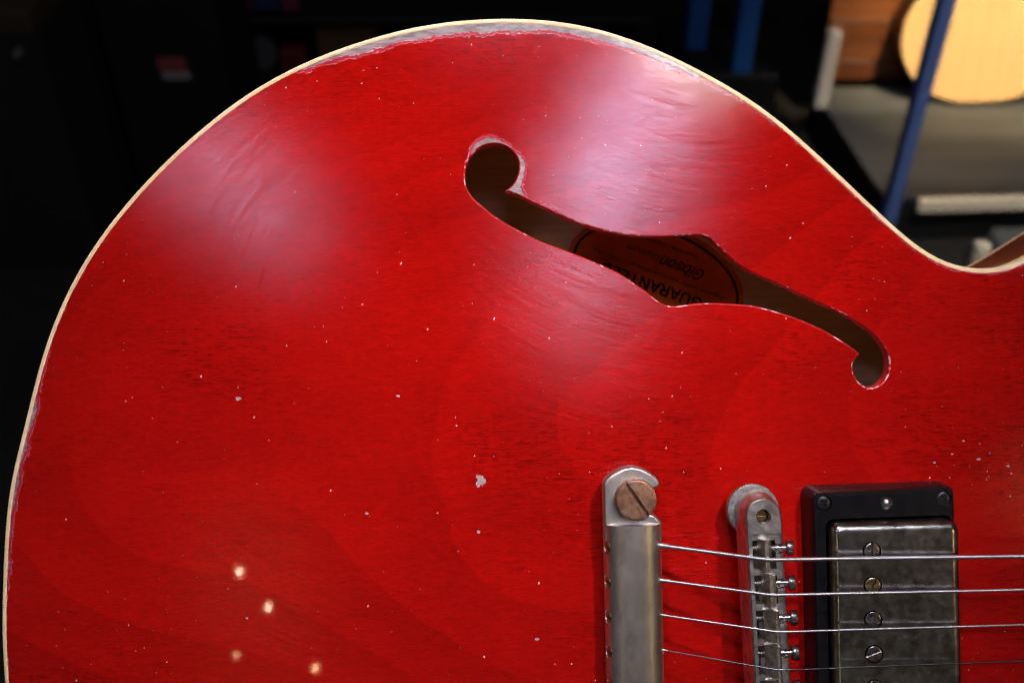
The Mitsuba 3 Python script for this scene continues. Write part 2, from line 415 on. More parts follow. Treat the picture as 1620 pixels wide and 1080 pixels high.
def red_color(p, n, uv):
    u, v, h, fig, cloud, pore, fine = red_parts(p)
    tone = 0.70 + 0.58 * cloud - fig * 0.50 + (fine - 0.5) * 0.42
    base = mix([0.27, 0.0028, 0.0020], [0.62, 0.0080, 0.0055], dr.clip(tone, 0, 1.3) - 0.1)
    base = base * (1 - 0.42 * dr.clip(pore, 0, 1))
    m1, m2 = wear_margin(u, v)
    m = dr.maximum(m1, m2)
    grey = mix([0.38, 0.32, 0.33], [0.60, 0.53, 0.54], smoothstep(0.2, 0.75, fbm(u * 0.45, v * 1.3, 4.0, 4)))
    pink = mi.Color3f(0.62, 0.06, 0.11)
    pale = mi.Color3f(0.75, 0.42, 0.46)
    wob = (noise(u * 1.1, v * 1.1, 31.0) - 0.5) * 0.8
    col = base
    col = mix(col, pink, smoothstep(-1.15 + wob, -0.95 + wob, m) * 0.85)
    line = dr.maximum(1 - dr.abs(m + 1.02 - wob) / 0.16, 0.0)
    col = mix(col, pale, line * smoothstep(-0.4, 0.6, fbm(u * 0.08, v * 0.08, 2.0, 2)) * dr.select(m > -2, 1.0, 0.0))
    col = mix(col, grey, smoothstep(-0.12, 0.12, m) * (0.80 + 0.2 * smoothstep(0.3, 1.2, m)))
    s = dr.maximum(specks(u, v), chips(u, v))
    col = mix(col, mix([0.88, 0.66, 0.69], [0.60, 0.56, 0.57], chips(u, v)), s * 0.9)
    return dr.clip(col, 0, 0.9)


def hairlines(u, v):
    """polishing swirls: hairlines along a few bent directions, 0 to about 2"""
    b = 0.0
    out = mi.Float(0.0)
    for k, (a, amp) in enumerate(((-0.10, 1.0), (0.80, 0.8), (2.2, 0.6))):
        c, s = math.cos(a), math.sin(a)
        x, y = u * c + v * s, v * c - u * s + b * (1 if k != 1 else -1)
        out = out + amp * noise(x * 0.08 + 7 * k, y * 3.0, 3.0 * k)
        out = out + amp * 0.7 * smoothstep(0.80, 0.95, noise(x * 0.06 + 3 * k, y * 2.3, 5.0 * k + 1))
    return out


def red_haze(p, n, uv):
    u, v, h = guitar_mm(p)
    m1, m2 = wear_margin(u, v)
    worn = 0.36 + 0.66 * smoothstep(12, 72, v) + 0.4 * (1 - smoothstep(40, 80, v)) * (fbm(u * 0.02, v * 0.02, 14.0, 3) - 0.5)
    lines = (hairlines(u, v) - 1.35) * 0.16
    return dr.clip(worn + lines + smoothstep(-0.3, 0.2, dr.maximum(m1, m2)), 0.05, 1.0)


def red_bump(p, n, uv):
    u, v, h = guitar_mm(p)
    out = hairlines(u, v) * (0.08 + 0.45 * smoothstep(30, 130, v))
    wave = fbm(u * 0.05, v * 0.09, 6.0, 2) * 2.0                  # sunken lacquer over the grain
    pore = smoothstep(0.70, 0.86, noise(u * 0.33, v * 3.1, 1.0)) * -0.25
    m1, m2 = wear_margin(u, v)
    m = dr.maximum(m1, m2)
    step = -28.0 * smoothstep(-0.2, 0.2, m) - 10.0 * smoothstep(-1.3, -0.9, m) + 6.0 * smoothstep(-0.3, 0.3, m) * noise(u * 1.5, v * 1.5, 2.0)
    return out + wave + pore + step - 6.0 * specks(u, v) - 14.0 * chips(u, v)


def tex(fn, eps=1e-3):
    return mikit.proc(fn, eps)


def rgb(*c):
    return {'type': 'rgb', 'value': list(c)}


def red_swirl(p, n, uv):
    """how much of the haze's gloss is left between the arcs of the polishing swirls"""
    u, v, h = guitar_mm(p)
    out = mi.Float(0.0)
    for cu, cv, k, rgt in ((72.0, 222.0, 0, 1), (-30.0, 100.0, 1, 0), (150.0, 60.0, 2, 2)):
        x, y = u - cu, v - cv
        r = dr.sqrt(x * x + y * y) + 0.8 * noise(u * 0.03, v * 0.03, 4.0 + k)
        t = dr.atan2(y, x)
        f = 5.0 if k == 1 else 8.5
        line = 0.5 * noise(r * 2.1, t * f, k * 3.0) + 0.5 * noise(r * 3.0 + 5, t * f * 1.4, k * 3.0 + 1)
        side = smoothstep(-45, 0, u)
        wgt = (1 - side) * 0.9 if rgt == 0 else (side if rgt == 1 else mi.Float(0.35))
        out = out + wgt * (line - 0.5)
    blot = fbm(u * 0.035, v * 0.035, 8.0, 3) - 0.5
    return dr.clip(0.90 + 1.05 * out + 0.35 * blot, 0.1, 1.7)


SWIRL = tex(red_swirl)


def coat(alpha, gloss=None):
    d = {'type': 'roughplastic', 'distribution': 'beckmann', 'alpha': alpha, 'int_ior': 1.5, 'diffuse_reflectance': tex(red_color), 'nonlinear': True}
    if gloss:
        d['specular_reflectance'] = gloss
    return d


# old lacquer: a clear gloss crossed by a haze of hairline wear; bare wood where it is gone
scene['red_finish'] = {'type': 'twosided', 'b': {'type': 'bumpmap', 'tex': tex(red_bump, 1.5e-4), 'scale': 3e-6, 'bsdf': {
    'type': 'blendbsdf', 'weight': tex(red_haze), 'a': coat(0.002), 'b': coat(0.047, SWIRL)}}}


def red_edge_color(p, n, uv):
    u, v, h = guitar_mm(p)
    return mix([0.42, 0.008, 0.006], [0.72, 0.04, 0.045], fbm(u * 0.2, v * 0.2, h * 0.6, 3))


scene['red_edge'] = {'type': 'twosided', 'b': {'type': 'principled', 'base_color': tex(red_edge_color), 'roughness': 0.35, 'specular': 0.5}}


def lip_color(p, n, uv):
    u, v, h = guitar_mm(p)
    s = noise(u * 0.9, v * 0.9, 2.0) * 0.6 + fbm(u * 0.12, v * 0.12, 2.0, 2) * 0.6
    return mix([0.45, 0.01, 0.012], [0.72, 0.36, 0.38], smoothstep(0.74, 0.86, s))


scene['red_lip'] = {'type': 'twosided', 'b': {'type': 'principled', 'base_color': tex(lip_color), 'roughness': 0.3, 'specular': 0.5}}


def binding_color(p, n, uv):
    u, v, h = guitar_mm(p)
    c = mix([0.86, 0.58, 0.26], [0.94, 0.75, 0.47], fbm(u * 0.04, v * 0.04, 1.0, 4))
    return c * (1 - 0.13 * smoothstep(0.55, 0.8, fbm(u * 0.5, v * 0.5, h * 0.8, 3)))


scene['cream_binding'] = {'type': 'twosided', 'b': {'type': 'principled', 'base_color': tex(binding_color), 'roughness': 0.28, 'specular': 0.5}}


def side_color(p, n, uv):
    u, v, h = guitar_mm(p)
    return mix([0.09, 0.012, 0.006], [0.18, 0.02, 0.01], noise(u * 0.05, v * 0.05, h * 1.5))


scene['side_finish'] = {'type': 'twosided', 'b': {'type': 'principled', 'base_color': tex(side_color), 'roughness': 0.2, 'specular': 0.5}}


def inside_color(p, n, uv):
    u, v, h = guitar_mm(p)
    g = noise(u * 0.04, v * 0.9, h * 0.9) * 0.6 + noise(u * 0.3, v * 3.0, h * 3.0) * 0.4
    return mix([0.60, 0.40, 0.22], [0.78, 0.56, 0.34], g)


scene['bare_wood'] = {'type': 'twosided', 'b': {'type': 'diffuse', 'reflectance': tex(inside_color)}}


def nickel(seed, dark, light, r0, r1, freq, brown=(0.30, 0.22, 0.13)):
    def col(p, n, uv):
        u, v, h = guitar_mm(p)
        u, v, h = u * 0.8 + v * 0.6 + h * 0.3, v * 0.8 - u * 0.6, h + u * 0.2
        a = fbm(u * freq + seed, v * freq, h * freq, 4)
        b = smoothstep(0.55, 0.75, fbm(u * freq * 0.35 + seed, v * freq * 0.35, h * 0.2 + 4, 3))
        c = mix(dark, light, smoothstep(0.25, 0.7, a))
        c = mix(c, brown, b * 0.28)
        return c * (1 - 0.30 * fbm(u * freq * 9 + 2, v * freq * 9, h * freq * 9 + seed, 3) * smoothstep(0.35, 0.65, fbm(u * freq * 1.3, v * freq * 1.3 + seed, h, 3)))

    def rough(p, n, uv):
        u, v, h = guitar_mm(p)
        u, v = u * 0.6 + v * 0.8, v * 0.6 - u * 0.8
        return r0 + (r1 - r0) * fbm(u * freq * 1.7 + seed, v * freq * 1.7, h * freq, 3)
    return {'type': 'twosided', 'b': {'type': 'principled', 'base_color': tex(col), 'roughness': tex(rough), 'metallic': 1.0}}


scene['aged_nickel'] = nickel(2.0, [0.60, 0.56, 0.49], [0.78, 0.73, 0.65], 0.34, 0.46, 0.10)
scene['bridge_nickel'] = nickel(9.0, [0.52, 0.50, 0.46], [0.80, 0.77, 0.72], 0.26, 0.48, 0.5)
scene['wheel_nickel'] = nickel(5.0, [0.26, 0.25, 0.23], [0.52, 0.50, 0.47], 0.40, 0.6, 0.9)
scene['cover_nickel'] = nickel(14.0, [0.34, 0.32, 0.29], [0.62, 0.60, 0.56], 0.11, 0.32, 0.40, (0.30, 0.22, 0.13))
scene['saddle_metal'] = nickel(21.0, [0.46, 0.38, 0.28], [0.84, 0.77, 0.66], 0.25, 0.48, 0.7)
scene['bright_steel'] = {'type': 'twosided', 'b': {'type': 'principled', 'base_color': rgb(0.62, 0.60, 0.57), 'roughness': 0.18, 'metallic': 1.0}}
scene['string_steel'] = {'type': 'twosided', 'b': {'type': 'principled', 'base_color': rgb(0.80, 0.79, 0.77), 'roughness': 0.34, 'metallic': 1.0}}
scene['plain_steel'] = {'type': 'twosided', 'b': {'type': 'principled', 'base_color': rgb(0.36, 0.37, 0.40), 'roughness': 0.2, 'metallic': 1.0}}
scene['brass'] = {'type': 'twosided', 'b': {'type': 'principled', 'base_color': rgb(0.62, 0.44, 0.2), 'roughness': 0.25, 'metallic': 1.0}}


def rust(p, n, uv):
    u, v, h = guitar_mm(p)
    a = fbm(u * 0.7, v * 0.7, h * 0.7, 4)
    c = mix([0.20, 0.10, 0.062], [0.34, 0.175, 0.105], smoothstep(0.3, 0.7, a))
    return mix(c, [0.40, 0.33, 0.28], 0.25 * smoothstep(0.60, 0.78, fbm(u * 0.35 + 4, v * 0.35, 3.0, 3)))


scene['rusty_steel'] = {'type': 'twosided', 'b': {'type': 'principled', 'base_color': tex(rust), 'roughness': 0.42, 'metallic': 0.55, 'specular': 0.5}}


def black_col(p, n, uv):
    u, v, h = guitar_mm(p)
    return mix([0.004, 0.004, 0.005], [0.010, 0.0095, 0.011], fbm(u * 0.5, v * 0.5, h * 0.5, 3))


scene['black_plastic'] = {'type': 'twosided', 'b': {'type': 'principled', 'base_color': tex(black_col), 'roughness': 0.16, 'specular': 0.2}}
scene['black_steel'] = {'type': 'twosided', 'b': {'type': 'principled', 'base_color': rgb(0.05, 0.05, 0.055), 'roughness': 0.3, 'metallic': 0.8}}


def label_col(p, n, uv):
    u, v, h = guitar_mm(p)
    return mix([0.66, 0.11, 0.010], [0.80, 0.16, 0.016], fbm(u * 0.3, v * 0.3, 1.0, 3))


scene['orange_paper'] = {'type': 'twosided', 'b': {'type': 'diffuse', 'reflectance': tex(label_col)}}
scene['black_ink'] = {'type': 'twosided', 'b': {'type': 'diffuse', 'reflectance': rgb(0.012, 0.01, 0.01)}}


def rosewood(p, n, uv):
    u, v, h = guitar_mm(p)
    return mix([0.03, 0.012, 0.008], [0.09, 0.04, 0.025], noise(u * 0.03, v * 1.6, h) * 0.7 + noise(u * 0.2, v * 5.0, h) * 0.3)


scene['rosewood'] = {'type': 'twosided', 'b': {'type': 'principled', 'base_color': tex(rosewood), 'roughness': 0.4, 'specular': 0.4}}

# ------------------------------------------------------------------ the guitar
G = 'electric_guitar'
labels[G] = {'label': 'worn translucent red semi-hollow electric guitar with cream binding and aged nickel hardware, filling the foreground', 'category': 'electric guitar'}

BIND = 1.6
LIP = 0.45                                           # rounded lip of the sound holes
TH = 5.2                                             # thickness of the top


def offset(poly, d):
    p = ccw(poly)
    return p + vnormals(p) * d


inner = OUTLINE - vnormals(OUTLINE) * BIND
holes_top = [offset(FHOLE, LIP), offset(FHOLE2, LIP)]
top_shape = shapely.Polygon(inner, holes_top)
tp, tf, tr = plane_mesh(top_shape, 2.2, 1.0)
put(G + '__top', (np.column_stack([tp, top_h(tp)]), tf), 'red_finish', True, uv=True, label='translucent red maple top, its finish worn to bare grey wood along the upper rim')
# underside of the top
under = np.column_stack([tp, top_h(tp) - TH])
put(G + '__top__underside', (under, tf[:, ::-1]), 'bare_wood', True)


def wall(p_a, h_a, p_b, h_b):
    k = len(p_a)
    i = np.arange(k)
    v = np.vstack([np.column_stack([p_a, h_a]), np.column_stack([p_b, h_b])])
    return v, np.vstack([np.column_stack([i, (i + 1) % k, k + (i + 1) % k]), np.column_stack([i, k + (i + 1) % k, k + i])])


def stack(rows):
    """rows of (points, heights) with equal counts joined into a smooth band"""
    k = len(rows[0][0])
    i = np.arange(k)
    v = np.vstack([np.column_stack(r) for r in rows])
    f = []
    for l in range(len(rows) - 1):
        a, b, c, d = l * k + i, l * k + (i + 1) % k, (l + 1) * k + (i + 1) % k, (l + 1) * k + i
        f += [np.column_stack([a, b, c]), np.column_stack([a, c, d])]
    return v, np.vstack(f)


for hole in (FHOLE, FHOLE2):
    o = offset(hole, LIP)
    m = offset(hole, LIP * 0.3)
    c = ccw(hole)
    hh = top_h(o)
    put(G + '__sound_hole_lip', stack([(o, hh), (m, hh - LIP * 0.3), (c, hh - LIP)]), 'red_lip', True)
    put(G + '__sound_hole_edge', stack([(c, hh - LIP), (c, hh - TH)]), 'red_edge', True)

# binding: rounded strip round the rim
nb = vnormals(OUTLINE)
z0 = top_h(inner)
prof = [(BIND, 0.0), (BIND * 0.75, 0.12), (0.9, 0.10), (0.45, -0.05), (0.12, -0.4), (0.0, -0.9), (0.0, -6.0)]
put(G + '__binding', stack([(OUTLINE - nb * a, (z0 if a == BIND else np.full(len(z0), EDGE_H + 0.25)) + b) for a, b in prof]), 'cream_binding', True)
RIM = 42.0
put(G + '__side', stack([(OUTLINE, np.full(len(OUTLINE), EDGE_H - 6.0)), (OUTLINE, np.full(len(OUTLINE), EDGE_H - RIM))]), 'side_finish', 40)
put(G + '__back_binding', stack([(OUTLINE, np.full(len(OUTLINE), EDGE_H - RIM)), (OUTLINE, np.full(len(OUTLINE), EDGE_H - RIM - 5.2)), (OUTLINE - nb * 0.4, np.full(len(OUTLINE), EDGE_H - RIM - 6.0)), (OUTLINE - nb * BIND, np.full(len(OUTLINE), EDGE_H - RIM - 6.0))]), 'cream_binding', True)
bp, bf, _ = plane_mesh(shapely.Polygon(inner), 6.0, 2.5)
bm = np.nan_to_num(MEMBRANE(bp[:, 0], bp[:, 1])) / M_REF
put(G + '__back', (np.column_stack([bp, EDGE_H - RIM - 6 - 11 * bm]), bf[:, ::-1]), 'side_finish', True)
put(G + '__back__inner_face', (np.column_stack([bp, EDGE_H - RIM - 1 - 11 * bm]), bf), 'bare_wood', True)
lining = OUTLINE - nb * 3.0
put(G + '__side__lining', stack([(lining, top_h(inner) - TH), (lining, np.full(len(lining), EDGE_H - RIM - 3))]), 'bare_wood', True)


def back_in(u, v):
    return EDGE_H - RIM - 1 - 11 * float(MEMBRANE(u, v)) / M_REF


put(G + '__centre_block', box(-128, 240, -58, 58, -60, -12), 'bare_wood')

# ---- paper label glued inside the back, seen through the sound hole
LU, LV, LROT = 56.1, 114.7, math.radians(158.3)
LH = back_in(LU, LV)


def label_frame(v, lift):
    v = np.asarray(v, float)
    c, s = math.cos(LROT), math.sin(LROT)
    u, w = LU + v[:, 0] * c - v[:, 1] * s, LV + v[:, 0] * s + v[:, 1] * c
    h = EDGE_H - RIM - 1 - 11 * MEMBRANE(u, w) / M_REF
    return np.column_stack([u, w, h + lift + v[:, 2]])


def ellipse(a, b, n=96):
    t = np.arange(n) * 2 * math.pi / n
    return np.column_stack([a * np.cos(t), b * np.sin(t)])


lab = shapely.Polygon(ellipse(34.3, 20.3))
lp, lf, _ = plane_mesh(lab, 3.0, 1.2)
put(G + '__label', (label_frame(np.column_stack([lp, np.zeros(len(lp))]), 0.25), lf), 'orange_paper', True, label='oval orange paper label inside the body behind the sound hole, printed in black')
ring = shapely.Polygon(ellipse(32.4, 18.4), [ellipse(31.4, 17.4)[::-1]])
rp, rf, _ = plane_mesh(ring, 1.0, 0.4)
put(G + '__label__oval_line', (label_frame(np.column_stack([rp, np.zeros(len(rp))]), 0.45), rf), 'black_ink', True)


def lettering(text, height, cx, y, width, shear=0.0, bold=False):
    m = meshkit.text_mesh(text, height, 0.05, bold)
    v = np.array(m.vertices)
    v[:, 0] = (v[:, 0] - (v[:, 0].min() + v[:, 0].max()) / 2)
    v[:, 0] *= width / (v[:, 0].max() - v[:, 0].min())
    v[:, 0] += shear * v[:, 1]
    v[:, 0] += cx
    v[:, 1] += y
    put(G + '__label__lettering', (label_frame(v, 0.45), np.array(m.faces)), 'black_ink', False)


lettering('UNION MADE', 1.8, 0, 8.6, 17)
lettering('GUARANTEED', 4.2, 0.5, 0.9, 40, bold=True)
lettering('Against faulty workmanship and materials', 1.5, -0.5, -2.6, 52)
lettering('Gibson', 4.2, -8.2, -9.0, 17, 0.3, True)
lettering('Custom', 2.4, 7.6, -8.6, 12.5, 0.25)
lettering('Nashville, Tennessee', 1.5, 0, -13.4, 23)

# ---- tailpiece
TU = 38.0                                            # centre of the bar
TL = 35.4                                            # half length of the round bar
SU, SV = 38.7, 43.5                                  # stud
bar = []
for a in np.linspace(0, 180, 25):                    # flattened dome over straight sides
    r = math.radians(a)
    bar.append((TU + 8.9 * np.sign(math.cos(r)) * abs(math.cos(r)) ** 0.75, 6.2 + 6.6 * math.sin(r) ** 0.85))
bar += [(TU - 8.9, 4.0), (TU - 7.8, 3.0), (TU + 7.8, 3.0), (TU + 8.9, 4.0)]
tail = prism_along_v(np.array(bar), -TL, TL)
for k in range(6):
    vv = 28.5 - 10.7 * k
    tail = tail - m3.Manifold.cylinder(30, 0.9, 0.9, 14).rotate([0, 90, 0]).translate([TU - 6, vv, 8.6])
    tail = tail - m3.Manifold.cylinder(6, 2.2, 2.2, 18).rotate([0, 90, 0]).translate([TU - 10, vv, 8.6])


def ear(sgn):
    outer = [(-8.9, 30), (8.9, 30), (8.9, 37)]
    # slot open to the neck side round the stud, then the hook's rounded tip and the domed end
    pts = [(8.9, 36.0), (6.5, 38.2), (3.6, 39.0)]
    pts += [(0.7 + 4.2 * math.cos(math.radians(a)), 43.5 + 4.2 * math.sin(math.radians(a))) for a in np.linspace(-80, -280, 14)]
    pts += [(3.5, 47.4), (5.8, 46.0), (7.3, 46.0), (8.4, 47.0), (8.5, 48.3), (7.6, 49.6), (5.6, 51.2), (3.0, 52.5), (0.2, 53.1), (-2.6, 52.7), (-5.4, 51.5), (-7.6, 49.9), (-8.9, 48.2)]
    full = np.array(outer[:2] + pts)
    full = full[np.r_[True, np.linalg.norm(np.diff(full, axis=0), axis=1) > 1e-6]]
    full = resample(np.vstack([full, full[:1]]), 0.8)[:-1]
    v, f = loft(full, [(3.0, 0.35), (3.4, 0.0), (8.7, 0.0), (9.15, 0.12), (9.45, 0.45), (9.55, 0.8)])
    v = v + [TU, 0, 0]
    m = man((v, f))
    return m if sgn > 0 else m.mirror([0, 1, 0])


tail = tail + ear(1) + ear(-1)
put(G + '__tailpiece', tail, 'aged_nickel', 35, label='dull aged nickel stop tailpiece bar')
for sgn in (1, -1):
    put(G + '__tailpiece__stud', slotted(SU, sgn * SV, 9.8, 14.2, 6.25, 0.9, 1.7, 1.5, -55 - 1.2, n=48) + cyl(SU, sgn * SV, 0, 9.9, 3.6), 'rusty_steel', 35, label='rusty brown slotted stud' if sgn > 0 else None)

# ---- bridge
BU, BV = 76.6, 38.1
SL = math.tan(math.radians(1.9))


def bu(v):
    return BU + (BV - v) * SL


def skew(m):
    v, f = fix(m)
    v = v.copy()
    v[:, 0] += (BV - v[:, 1]) * SL
    return v, f


stad = [(5.4 * math.cos(math.radians(a)), 38.3 + 5.4 * math.sin(math.radians(a))) for a in np.linspace(0, 180, 21)]
stad += [(5.4 * math.cos(math.radians(a)), -38.3 + 5.4 * math.sin(math.radians(a))) for a in np.linspace(180, 360, 21)]
stad = resample(np.vstack([stad, stad[:1]]), 1.0)[:-1]
body = man(loft(stad, [(6.2, -1.1), (7.2, -1.2), (15.6, -0.15), (16.2, 0.1), (16.5, 0.5)]))
SAD_V = [26.5 - 10.6 * k for k in range(6)]
chan = box(-3.9, 5.0, -34.3, 33.0, 15.4, 20)          # long step that drops the neck side rail a little
body = body - chan
for vv in SAD_V:
    body = body - box(-3.9, 3.3, vv - 4.3, vv + 4.3, 6.9, 20)
    body = body - m3.Manifold.cylinder(6, 1.55, 1.55, 18).rotate([0, 90, 0]).translate([2.0, vv + 1.6, 13.8]) - box(2.0, 8.0, vv + 0.05, vv + 3.15, 13.8, 20)
for sv in (38.1, -38.1):
    body = body - cyl(0, sv, 9.0, 30, 1.95, 24) - man(loft(circle(2.35, 24, 0, sv), [(16.0, 0.4), (16.9, -0.2)]))
put(G + '__bridge', (lambda vf: (vf[0] + [BU, 0, 0], vf[1]))(skew(body)), 'bridge_nickel', 35, label='aged nickel bridge with six adjustable saddles')


def place(m):
    v, f = skew(m)
    return v + [BU, 0, 0], f


HEAD_A = (0, 35, 80, 120, 60, 10)
PEAK = []
for k, vv in enumerate(SAD_V):
    if k < 2:                                        # ridge in the middle, both sides sloped
        profile = [(-2.2, 9.0), (2.2, 9.0), (2.2, 14.8), (0.55, 18.3), (-0.55, 18.3), (-2.2, 14.8)]
        du, peak = (0.0 if k == 0 else 0.9), 18.3
    else:                                            # turned over: long slope towards the tailpiece
        profile = [(-2.2, 9.0), (2.2, 9.0), (2.2, 17.8), (1.7, 18.2), (1.0, 18.2), (-2.2, 16.2)]
        du, peak = (0.6, 0.5, 0.2, -0.6)[k - 2], 18.2
    PEAK.append((du + (0 if k < 2 else 1.2), peak))
    s = prism_along_v(np.array(profile), -4.8, 4.8)
    s = s - box(-9, 9, 4.8, 9, 0, 40).rotate([0, 0, -16 if k < 2 else -10]) - box(-9, 9, -9, -4.8, 0, 40).rotate([0, 0, 16 if k < 2 else -10])
    s = s.translate([du, vv, 0])
    key = put(G + '__bridge__saddle', place(s), 'saddle_metal', 20)
    # adjusting screw with thread and slotted head on the neck side
    us = np.arange(-3.8, 3.4, 0.12)
    thread = sweep(np.column_stack([us, np.full(len(us), vv + 1.6), np.full(len(us), 13.8)]), 1.1 + 0.16 * np.sin(us * 2 * math.pi / 0.7), 12)
    put(G + '__bridge__screw_thread', place(thread), 'bright_steel', True)
    neck = m3.Manifold.cylinder(3.6, 1.1, 1.1, 20).rotate([0, 90, 0]).translate([3.2, vv + 1.6, 13.8]) + m3.Manifold.cylinder(0.9, 1.5, 1.5, 24).rotate([0, 90, 0]).translate([3.4, vv + 1.6, 13.8])
    head = man(loft(circle(2.45, 28), [(0, 0.2), (0.25, 0), (1.5, 0), (1.95, 0.3), (2.1, 0.7)])) - box(-3, 3, -0.3, 0.3, 1.3, 3).rotate([0, 0, HEAD_A[k]])
    head = head.rotate([0, 90, 0]).translate([6.9, vv + 1.6, 13.8])
    put(G + '__bridge__adjusting_screw', place(neck + head), 'bright_steel', 35)
for sgn in (1, -1):
    u0 = bu(sgn * 38.1)
    a = np.linspace(0, 2 * math.pi, 72 * 4, endpoint=False)
    r = 8.0 + 0.24 * np.sign(np.sin(a * 56)) * np.abs(np.sin(a * 56)) ** 0.5
    gear = np.column_stack([u0 - 0.9 + r * np.cos(a), sgn * 38.4 + r * np.sin(a)])
    wheel = m3.Manifold.extrude(m3.CrossSection([gear.tolist()]), 2.9).translate([0, 0, 3.6]) ^ man(loft(circle(8.4, 64, u0 - 0.9, sgn * 38.4), [(3.6, 0.6), (4.0, 0), (6.1, 0), (6.5, 0.6)]))
    put(G + '__bridge__thumbwheel', wheel, 'wheel_nickel', 30)
    post = (cyl(u0 - 0.3, sgn * 38.1, -3, 14.6, 1.6, 24) - box(u0 - 3, u0 + 3, sgn * 38.1 - 0.3, sgn * 38.1 + 0.3, 13.8, 16))
    put(G + '__bridge__post', post, 'brass', 35)


# ---- pickups
def pickup(cu, gold):
    R = G + '__pickup_ring'
    ring = man(loft(resample(np.vstack([rrect(47.6, 90, 3.4, 8), rrect(47.6, 90, 3.4, 8)[:1]]), 0.9)[:-1], [(-3.5, 0), (4.5, 0.5), (7.4, 1.3), (8.2, 1.6), (8.6, 2.2)]))
    ring = ring - man(loft(rrect(40.1, 70.8, 2.2, 8), [(-6, 0), (8.0, 0), (9.4, -0.5)])).translate([1.4, 0, 0])
    for su in (-19.2, 19.2):
        for sv in (-40.6, 40.6):
            ring = ring - man(loft(circle(2.5, 28, su, sv), [(6.2, 1.2), (7.9, 0), (9.5, 0)]))
    v, f = fix(ring)
    v = v.copy()
    v[:, 2] *= np.where(v[:, 2] > 0, 1.08 - 0.011 * (v[:, 0] + 22), 1)      # taller on the bridge side
    put(R, (v + [cu, 0, 0], f), 'black_plastic', 35, label='black plastic pickup surround' if not gold else None)
    hgt = lambda u: 1.08 - 0.011 * (u + 22)
    for su in (-19.2, 19.2):
        for sv in (-40.6, 40.6):
            t = hgt(su)
            s = man(loft(circle(2.25, 28), [(6.2 * t, 0.6), (7.6 * t, 0), (8.0 * t, 0.25), (8.2 * t, 0.9)]))
            s = s - box(-1.3, 1.3, -0.28, 0.28, 7.2 * t, 12).rotate([0, 0, 40]) - box(-0.28, 0.28, -1.3, 1.3, 7.2 * t, 12).rotate([0, 0, 40])
            put(G + '__pickup_ring__corner_screw', s.translate([cu + su, sv, 0]), 'black_steel', 35)
    for sv in (-39.8, 39.8):
        put(G + '__pickup_ring__height_screw', slotted(cu + 0.6, sv, 8.6 * hgt(0) - 0.2, 8.6 * hgt(0) + 1.6, 2.15, 0.4, 0.5, 0.7, 3, dome=1), 'bright_steel', 40)
    cov = man(loft(resample(np.vstack([rrect(39.3, 69.8, 3.0, 10), rrect(39.3, 69.8, 3.0, 10)[:1]]), 0.7)[:-1],
                   [(0, 0)] + [(13.0 - 2.6 * (1 - math.sin(a)), 2.6 * (1 - math.cos(a))) for a in np.linspace(0, math.pi / 2, 9)]))
    PU = -7.5
    sp = [26.2 - 10.45 * k for k in range(6)]
    for s in sp:
        cov = cov - cyl(PU, s + 0.2, 11.0, 20, 2.85, 28)
    put(G + '__pickup_cover', (lambda q: (fix(q)[0] + [cu + 1.4, 0, 0], fix(q)[1]))(cov), 'cover_nickel', 35, label='tarnished nickel pickup cover' if not gold else None)
    for k, s in enumerate(sp):
        put(G + '__pickup_cover__pole_screw', slotted(cu + 1.4 + PU, s + 0.2, 10.5, 13.15 + 0.25 * (k % 2), 2.5, 0.35, 0.62, 0.9, (90, 65, 125, 20, 100, 45)[k], n=32), 'rusty_pole' if k == 1 else 'pole_steel', 35)


scene['pole_steel'] = nickel(31.0, [0.22, 0.20, 0.17], [0.52, 0.49, 0.44], 0.14, 0.34, 0.9)
scene['rusty_pole'] = nickel(35.0, [0.26, 0.18, 0.10], [0.50, 0.38, 0.22], 0.2, 0.4, 0.9)
pickup(116.2, False)
pickup(214.0, True)

